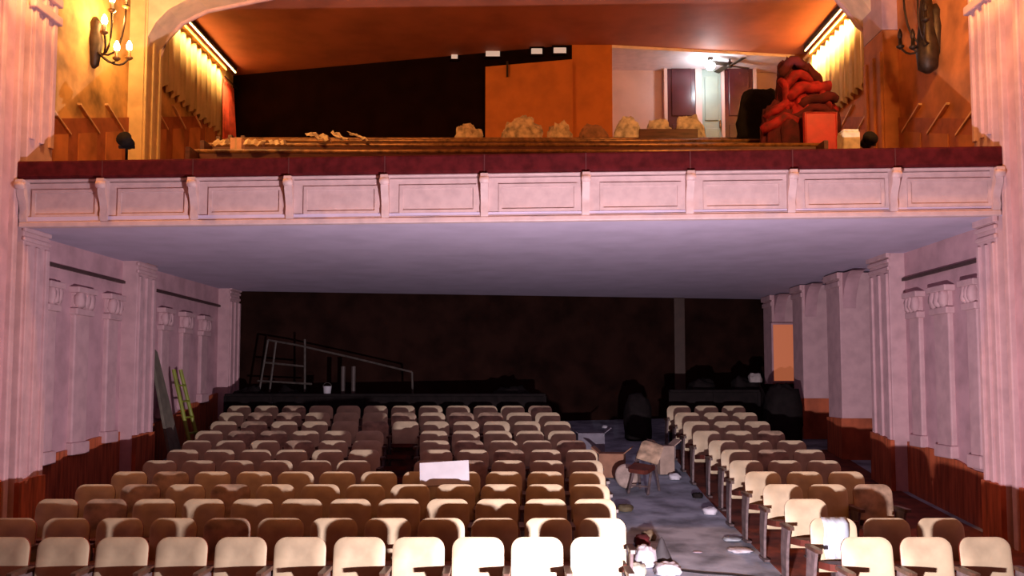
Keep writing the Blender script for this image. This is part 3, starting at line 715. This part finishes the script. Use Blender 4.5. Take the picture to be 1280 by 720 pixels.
# ------------------------------------------------------------------ stalls seating
SW = 0.53
def back_mesh():
    # rounded rectangle shell, slightly dished and reclined
    w, r, z0, z1 = .232, .10, .34, .85
    out = []
    for (cx, cz, a0) in ((w - r, z1 - r, 0), (-w + r, z1 - r, 90), (-w + .04, z0 + .04, 180), (w - .04, z0 + .04, 270)):
        rr = r if cz > .6 else .04
        for k in range(7):
            a = math.radians(a0 + 15 * k); out.append((cx + rr * math.cos(a), cz + rr * math.sin(a)))
    def pt(x, z, f):
        dish = -.035 * (x / w) ** 2
        return Vector((x, .02 + (z - z0) * .15 + dish + f, z))
    n = len(out); inn = [(x * .9, .6 + (z - .6) * .92) for x, z in out]
    vs = [pt(x, z, .012) for x, z in out] + [pt(x, z, -.006) for x, z in inn] + [pt(x * .45, .6 + (z - .6) * .45, -.012) for x, z in out] + [pt(0, .6, -.013)]
    fs = []
    for L in (0, 1):
        for i in range(n): j = (i + 1) % n; fs.append((L * n + i, (L + 1) * n + i, (L + 1) * n + j, L * n + j))
    for i in range(n): fs.append((2 * n + i, 3 * n, 2 * n + (i + 1) % n))
    front = MB().add(vs, fs)
    vs2 = [pt(x, z, .012) for x, z in out] + [pt(x * .98, .6 + (z - .6) * .98, .04) for x, z in out]
    fs2 = [(i, (i + 1) % n, n + (i + 1) % n, n + i) for i in range(n)] + [tuple(range(n, 2 * n))]
    return front, MB().add(vs2, fs2)
fr, bk = back_mesh()
ME_FRONT = fr.mesh('backrest', CREAM, True); ME_SHELL = bk.mesh('back_shell', SEATB)
# a second, browner worn front
CREAM2 = mat('worn_tan_vinyl', (0.325, 0.225, 0.150), 0.6, 0.3, 5.0, 0.1)
ME_FRONT2 = back_mesh()[0].mesh('backrest', CREAM2, True)
pm = MB()
pm.prism([(-.215, 0), (-.20, -.36), (-.15, -.43), (.15, -.43), (.20, -.36), (.215, 0)], .39, .455, lambda a, b, d: Vector((a, b, d - b * .10)))
ME_PAN = pm.mesh('seat_pan', PANM)
am = MB()
am.prism([(-.03, .04), (-.032, -.26), (-.022, -.30), (.022, -.30), (.032, -.26), (.03, .04)], .575, .61, lambda a, b, d: Vector((a, b, d)))
ME_ARM = am.mesh('armrest', ARMW)
sm = MB()
sm.prism([(.07, .03), (-.22, .03), (-.20, .0), (.06, .0)], -.03, .03, lambda a, b, d: Vector((d, a, b)))
sm.prism([(.05, .0), (-.10, .0), (-.13, .30), (-.17, .46), (-.21, .575), (.03, .575), (.07, .30)], -.014, .014, lambda a, b, d: Vector((d, a, b)))
ME_STD = sm.mesh('standard', IRON)
REDGE = [.97, 1.10, 1.10, 1.12, 1.15, 1.20, 1.20, 1.10, 1.0, .96, .82, .70]
rnd = random.Random(3)
def seat(x, k, label, grp, last, side_aisle, front=None, back=True, rz=0.0):
    t = thing('theatre_seat', label, 'seat', (x, DK[k], zf(DK[k])), grp, rz)
    if back:
        inst(front or ME_FRONT, 'backrest', t, (0, 0, 0)); inst(ME_SHELL, 'back_shell', t)
    inst(ME_PAN, 'seat_pan', t)
    for e in ([-1, 1] if last else [side_aisle]):
        inst(ME_ARM, 'armrest', t, (e * SW / 2, 0, 0)); inst(ME_STD, 'standard', t, (e * SW / 2, 0, 0))
    return t
for k in range(NROW):
    for j in range(12):
        x = REDGE[k] - SW * (j + .5)
        if x < -5.95: continue
        px = CX + x * F_PX / DK[k]
        missing = (k in (6, 7, 8) and 470 < px < 520) or (k == 5 and 480 < px < 530)
        worn = rnd.random() < .22 and k > 0
        lab = 'cream-backed theatre seat, %s row from the stage, %s from aisle, left block' % (ORD[k], ORD[j])
        if worn: lab = 'worn tan theatre seat, %s row from the stage, %s from aisle, left block' % (ORD[k], ORD[j])
        if missing: lab = 'backless broken theatre seat, %s row from the stage, %s from aisle, left block' % (ORD[k], ORD[j])
        seat(x, k, lab, 'theatre seats in the wide left block', j == 11, 1, ME_FRONT2 if worn else None, not missing, rnd.uniform(-.03, .03))
for k in range(NROW):
    for j in range(3):
        x = 2.86 + (.08 if k in (6, 7) else 0) + SW * (j + .5)
        missing = (k == 2 and j > 0)
        worn = rnd.random() < .2 and k > 0 and j > 0
        lab = '%s theatre seat, %s row from the stage, %s, right block' % ('backless broken' if missing else 'worn tan' if worn else 'cream-backed', ORD[k], ['on the aisle', 'middle of three', 'nearest the wall'][j])
        seat(x, k, lab, 'theatre seats in the narrow right block', j == 2, -1, ME_FRONT2 if worn else None, not missing, rnd.uniform(-.03, .03))
# extra front-row seats toward the right wall
x = 2.93 + SW * 3.5

# ------------------------------------------------------------------ loose things in the stalls
# white board across seat tops
c = P(555, 592, 10.95)
M = Matrix.Translation(c) @ Matrix.Rotation(-.06, 4, 'Y') @ Matrix.Rotation(1.25, 4, 'X')
o = MB().box((-.30, -.15, -.012), (.31, .15, .012)).build('foam_board', WHITE, bevel=.006); o.matrix_world = M
tag(o, 'white foam board lying across the seat backs in the left block', 'board')
# pale cloth over the second-row aisle seat on the right
n = 10; vs = []; fs = []
for i in range(n + 1):
    for j in range(8):
        u = i / n; z = .86 - .055 * j
        vs.append((lerp(-.12, .13, u) + .01 * math.sin(j), -.045 - .012 * math.sin(i * 1.7 + j * .4) + (.05 if j == 0 else 0) + (z - .34) * .15, z))
for i in range(n):
    for j in range(7): a = i * 8 + j; fs.append((a, a + 8, a + 9, a + 1))
o = MB().add(vs, fs).build('paper_sheet', mat('blue_grey_cloth', (0.344, 0.388, 0.438), .8), smooth=True); o.modifiers.new('t', 'SOLIDIFY').thickness = .006
o.location = (2.86 + SW / 2, DK[1], zf(DK[1])); tag(o, 'pale blue grey cloth hanging on the second-row aisle seat back, right', 'cloth')

# lime ladder and grey board against the left wall
def ladder():
    f0, f1 = PX(214, 524, WL + .55), PX(231, 524, WL + .45)
    y = 16.3; zb = zf(y)
    t = thing('step_ladder', 'lime green step ladder leaning on the left wall under the balcony', 'ladder', (WL + .62, y, zb))
    H_ = zat(462, y) - zb
    for yo in (-.22, .22):
        MB().tube([(0, yo, 0), (-.42, yo * .75, H_)], .035, 8).build('stile', LIME, t)
    for i in range(5):
        u = (i + .6) / 5.6
        MB().box((-.42 * u - .04, -.22 * (1 - .25 * u), H_ * u - .015), (-.42 * u + .04, .22 * (1 - .25 * u), H_ * u + .015)).build('rung', LIME, t)
ladder()
y = 15.55
zb = zf(y)
o = MB().hexa([Vector((WL + .50, y - .22, zb)), Vector((WL + .55, y - .22, zb)), Vector((WL + .55, y + .35, zb)), Vector((WL + .50, y + .35, zb)),
               Vector((WL + .05, y - .22, zat(430, y))), Vector((WL + .10, y - .22, zat(430, y))), Vector((WL + .10, y + .1, zat(440, y))), Vector((WL + .05, y + .1, zat(440, y)))]).build('leaning_board', mat('grey_green_board', (.15, .13, .10), .7), bevel=.005)
tag(o, 'dark grey board leaning on the left wall beside the ladder', 'board')

# rear parapet and dark stuff behind the last rows
def parapet(x0, x1, y, py, label):
    z = zat(py, y)
    t = thing('rear_parapet', label, 'parapet', ((x0 + x1) / 2, y, zf(y)))
    h = z - zf(y); w = (x1 - x0) / 2
    MB().box((-w, -.06, -.05), (w, .06, h - .06)).build('parapet_panel', BLACK, t)
    MB().box((-w - .02, -.10, h - .06), (w + .02, .10, h)).build('parapet_cap', BLACK, t, bevel=.02)
    n = max(2, int(2 * w / .9))
    for i in range(n + 1): MB().box((lerp(-w, w, i / n) - .03, -.09, -.05), (lerp(-w, w, i / n) + .03, -.05, h - .05)).build('parapet_post', BLACK, t)
parapet(-5.9, .55, 17.9, 492, 'black low parapet behind the last row of the left block')
parapet(3.1, 4.9, 18.0, 487, 'black low parapet behind the last row of the right block')
def floorblob(name, px, py0, w, D, mt, label, cat, seed, depth=.3, zb=None, amp=.25, folds=0, fa=0., group=None):
    z0 = zf(D) if zb is None else zb
    top = P(px, py0, D); h = top.z - z0; ww = w / 2 * D / F_PX
    o = MB().blob((0, 0, h * .355), (ww, depth, h * .645), amp, 2.2, 26, 16, seed, True, folds, fa).build(name, mt, smooth=True)
    o.location = (top.x, D, z0); tag(o, label, cat, group); return o
GB = 'black rubbish bags behind the seats'
floorblob('rubbish_bag', 312, 483, 40, 18.4, BLACK, 'black rubbish bag in the rear left corner', 'bag', 41, group=GB)
floorblob('rubbish_bag', 360, 486, 46, 18.4, BLACK, 'black rubbish bag under the pipe frame', 'bag', 42, group=GB)
floorblob('rubbish_bag', 640, 484, 60, 18.5, BLACK, 'wide black rubbish bag behind the parapet near the aisle', 'bag', 43, group=GB)
floorblob('rubbish_bag', 876, 474, 44, 18.6, BLACK, 'black rubbish bag behind right block, next to the aisle', 'bag', 44, group=GB)
floorblob('rubbish_bag', 932, 470, 44, 18.6, BLACK, 'tall black rubbish bag behind right block, middle', 'bag', 45, group=GB)
floorblob('rubbish_bag', 978, 480, 46, 17.4, BLACK, 'black rubbish bag before the orange lit panel', 'bag', 46, group=GB)
floorblob('rubbish_bag', 797, 492, 34, 18.3, BLACK, 'black rubbish bag at the far end of the aisle', 'bag', 52, amp=.12, group=GB)
floorblob('paper_wad', 944, 466, 16, 18.3, mat('grey_paper', (0.281, 0.250, 0.237), .8), 'small pale paper wad on top of the right bags', 'paper', 48, .12, zb=zat(478, 18.3))
# pipe frame
Df = 18.7
def pp(x, y): return P(x, y, Df)
t = thing('pipe_frame', 'dull metal pipe frame tipped over before the dark back wall', 'frame', (0, Df, 0))
for seg in (((335, 425), (370, 431)), ((370, 431), (440, 447)), ((440, 447), (515, 465)), ((335, 425), (324, 490)), ((381, 424), (381, 490)), ((330, 453), (381, 458)), ((515, 465), (516, 495)), ((322, 476), (390, 480)), ((345, 427), (337, 490))):
    a, b = pp(*seg[0]), pp(*seg[1]); MB().tube([a - Vector((0, Df, 0)), b - Vector((0, Df, 0))], .022, 6).build('pipe', STEEL, t)
a = P(413, 489, 18.2)
t = thing('paint_bucket', 'small white bucket on the rear parapet', 'bucket', (a.x, 17.9, zat(492, 17.9)))
MB().lathe([(.07, 0), (.085, .14), (.09, .15), (.07, .15)], n=14).build('bucket_body', WHITE, t, smooth=True)
MB().tube([(.088 * math.cos(u), 0, .14 + .08 * math.sin(u)) for u in [math.pi * i / 8 for i in range(9)]], .005, 5).build('bucket_handle', STEEL, t)
for i, (px, lab) in enumerate(((429, 'left of two pale grey pipes standing behind the parapet'), (442, 'right of two pale grey pipes standing behind the parapet'))):
    a = P(px, 458, 18.3)
    o = MB().lathe([(.045, 0), (.045, a.z - zf(18.3)), (.035, a.z - zf(18.3)), (.035, .02)], n=12).build('standing_pipe', mat('drab_pipe', (.06, .045, .04), .6), smooth=False)
    o.location = (a.x, 18.3, zf(18.3)); tag(o, lab, 'pipe', 'standing pipes')

# aisle clutter: a loose broken seat, cushion, boxes, rubbish
D = 14.0
g = P(806, 575, D)
t = thing('loose_seat', 'loose pale theatre seat standing askew at the far end of the aisle', 'seat', (P(806, 540, D).x, D, zf(D)), None, -.5)
o = inst(ME_FRONT2, 'backrest', t, (0, -.1, .28), (-.15, .25, 0)); o.scale = (.8, 1, .62)
o = inst(ME_PAN, 'seat_pan', t, (0, 0, .02), (.3, .1, 0)); o.scale = (.8, .8, 1)
for e in (-1, 1):
    MB().tube([(e * .16, -.32, 0), (e * .14, -.1, .38), (e * .14, .08, .62)], .022, 7).build('leg', IRON, t)
    MB().tube([(e * .16, .2, 0), (e * .14, .05, .5)], .022, 7).build('leg', IRON, t)
MB().tube([(-.16, -.28, .12), (.16, -.28, .12)], .015, 6).build('stretcher', IRON, t)
c = P(783, 553, 14.2)
o = MB().lathe([(.02, -.05), (.16, -.05), (.20, -.02), (.20, .02), (.16, .05), (.02, .05)], (0, 0, 0), 20).build('round_cushion', mat('dusty_tan', (0.344, 0.263, 0.225), .8, .2), smooth=True)
o.location = (c.x, 14.2, zf(14.2) + .2); o.rotation_euler = (1.25, .2, .3); tag(o, 'round dusty tan cushion tipped on edge in the aisle', 'cushion')
for i, (px, D, w, h, d, mt, lab) in enumerate(((765, 15.0, .42, .40, .4, mat('brown_card', (.25, .12, .07), .8), 'brown carton beside the round cushion in the aisle'), (738, 16.6, .5, .42, .4, mat('grey_card', (.16, .15, .18), .8), 'grey carton at the far left of the aisle'), (830, 15.2, .26, .48, .3, mat('tan_card', (.33, .24, .19), .8), 'tan carton against the right block at the aisle end'))):
    x = P(px, 540, D).x
    t = thing('carton', lab, 'box', (x, D, zf(D)), None, .2 * (i - 1))
    MB().box((-w / 2, -d / 2, 0), (w / 2, d / 2, h)).build('carton_body', mt, t, bevel=.008)
    for sg in (-1, 1):
        M = Matrix.Translation((sg * w / 2, 0, h)) @ Matrix.Rotation(sg * .9, 4, 'Y')
        MB().box((-.008, -d / 2, 0), (.008, d / 2, .16), M).build('carton_flap', mt, t)
WH = mat('white_plastic_bag', (0.488, 0.475, 0.525), .5, .1, 8, .2)
GT = 'litter scattered in the aisle'
def litter(px, py, r, lab, mt=None, seed=0, name='paper_wad', cat='paper', squash=.7):
    rr = ray(px, py); lo_d, hi_d = 6.0, 20.0       # march to the raked floor
    d = lo_d
    while d < hi_d and (CAM + rr * (d / rr.y)).z > zf(d) + r * squash * .5: d += .01
    c = CAM + rr * (d / rr.y)
    o = MB().blob((0, 0, r * squash * .55), (r, r, r * squash), .35, 2.5, 18, 12, seed, True, 5, .15).build(name, mt or WH, smooth=True)
    o.location = (c.x, c.y, zf(c.y)); tag(o, lab, cat, GT)
litter(806, 700, .11, 'upright white plastic bag at the front aisle corner', WH, 61, 'plastic_bag', 'bag', 1.3)
litter(835, 713, .13, 'wide white plastic bag at the bottom of the aisle', WH, 62, 'plastic_bag', 'bag', .6)
litter(795, 716, .10, 'pale yellowish crumpled bag beside the front aisle seat', mat('yellow_white', (0.450, 0.463, 0.375), .6), 63, 'plastic_bag', 'bag', .9)
litter(803, 678, .09, 'dark red rag against the front aisle seat', DRED, 64, 'rag', 'rag', .9)
litter(811, 671, .08, 'olive brown rag behind the dark red one', mat('olive_rag', (.14, .10, .06), .8), 65, 'rag', 'rag', .9)
litter(781, 636, .10, 'dark olive bottle bag beside third-row aisle seat', mat('olive_dark', (.08, .06, .03), .7), 66, 'rag', 'rag', .6)
litter(756, 534, .06, 'tiny white paper cup at the far left of the aisle', WH, 67)
litter(803, 590, .10, 'flat pale paper below the loose seat', mat('grey_paper', (1, 1, 1)), 68, squash=.2)
litter(836, 557, .10, 'pale blue plastic wad near the right block end', mat('blue_wad', (0.250, 0.281, 0.312), .6), 69)
litter(843, 597, .09, 'white paper ball beside seventh-row right aisle seat', WH, 70)
litter(833, 575, .09, 'dark wad beside the right block, far aisle', BLACK, 71)
litter(888, 640, .09, 'pale paper ball by the right aisle seats, mid aisle', WH, 72)
litter(925, 688, .13, 'flat white paper sheet by the right aisle seats, front', WH, 73, squash=.15)
litter(915, 674, .10, 'bluish paper wad by the right aisle seats, front', mat('blue_wad', (1, 1, 1)), 74, squash=.25)
litter(872, 620, .07, 'dark wad by the right aisle seats, mid aisle', BLACK, 75)
litter(872, 690, .05, 'small flat paper crumb in the middle of the aisle', mat('mauve_paper', (.35, .28, .33), .8), 76, squash=.15)
# black cone of cloth
rr = ray(829, 702); d = 7.0
while (CAM + rr * (d / rr.y)).z > zf(d) + .02: d += .01
c = CAM + rr * (d / rr.y)
o = MB().lathe([(.13, 0), (.11, .05), (.06, .16), (.03, .24), (.008, .28)], n=10).build('dark_cone', mat('charcoal', (.05, .045, .05), .7), smooth=True)
o.location = (c.x, c.y + .1, zf(c.y)); tag(o, 'small dark pointed bag behind the white aisle bags', 'bag')
# cable on floor
pts = []
for i, (px, py) in enumerate(((845, 712), (880, 716), (915, 718), (945, 722))):
    rr = ray(px, py); d = 6.5
    while (CAM + rr * (d / rr.y)).z > zf(d) + .012: d += .01
    pts.append(CAM + rr * (d / rr.y))
tag(MB().tube(pts, .012, 6).build('floor_cable', BLACK), 'thin dark cable across the aisle floor at the front', 'cable')

# stage floodlight body
t = thing('flood_lamp', 'low floodlight standing at the stage edge, below view', 'lamp', (FLOOD.x, FLOOD.y, .655))
z = FLOOD.z - .655
M = Matrix.Translation((0, 0, z)) @ Matrix.Rotation(math.radians(14), 4, 'X')
MB().box((-.10, -.10, -.065), (.10, -.02, .065), M).build('lamp_housing', BLACK, t, bevel=.01)
MB().box((-.085, -.02, -.05), (.085, -.012, .05), M).build('lens', FLOODM, t)
for e in (-1, 1): MB().box((e * .115 - .008, -.08, 0), (e * .115 + .008, -.04, z + .02)).build('bracket', BLACK, t)
MB().box((-.12, -.14, 0), (.12, .02, .012)).build('base', BLACK, t)
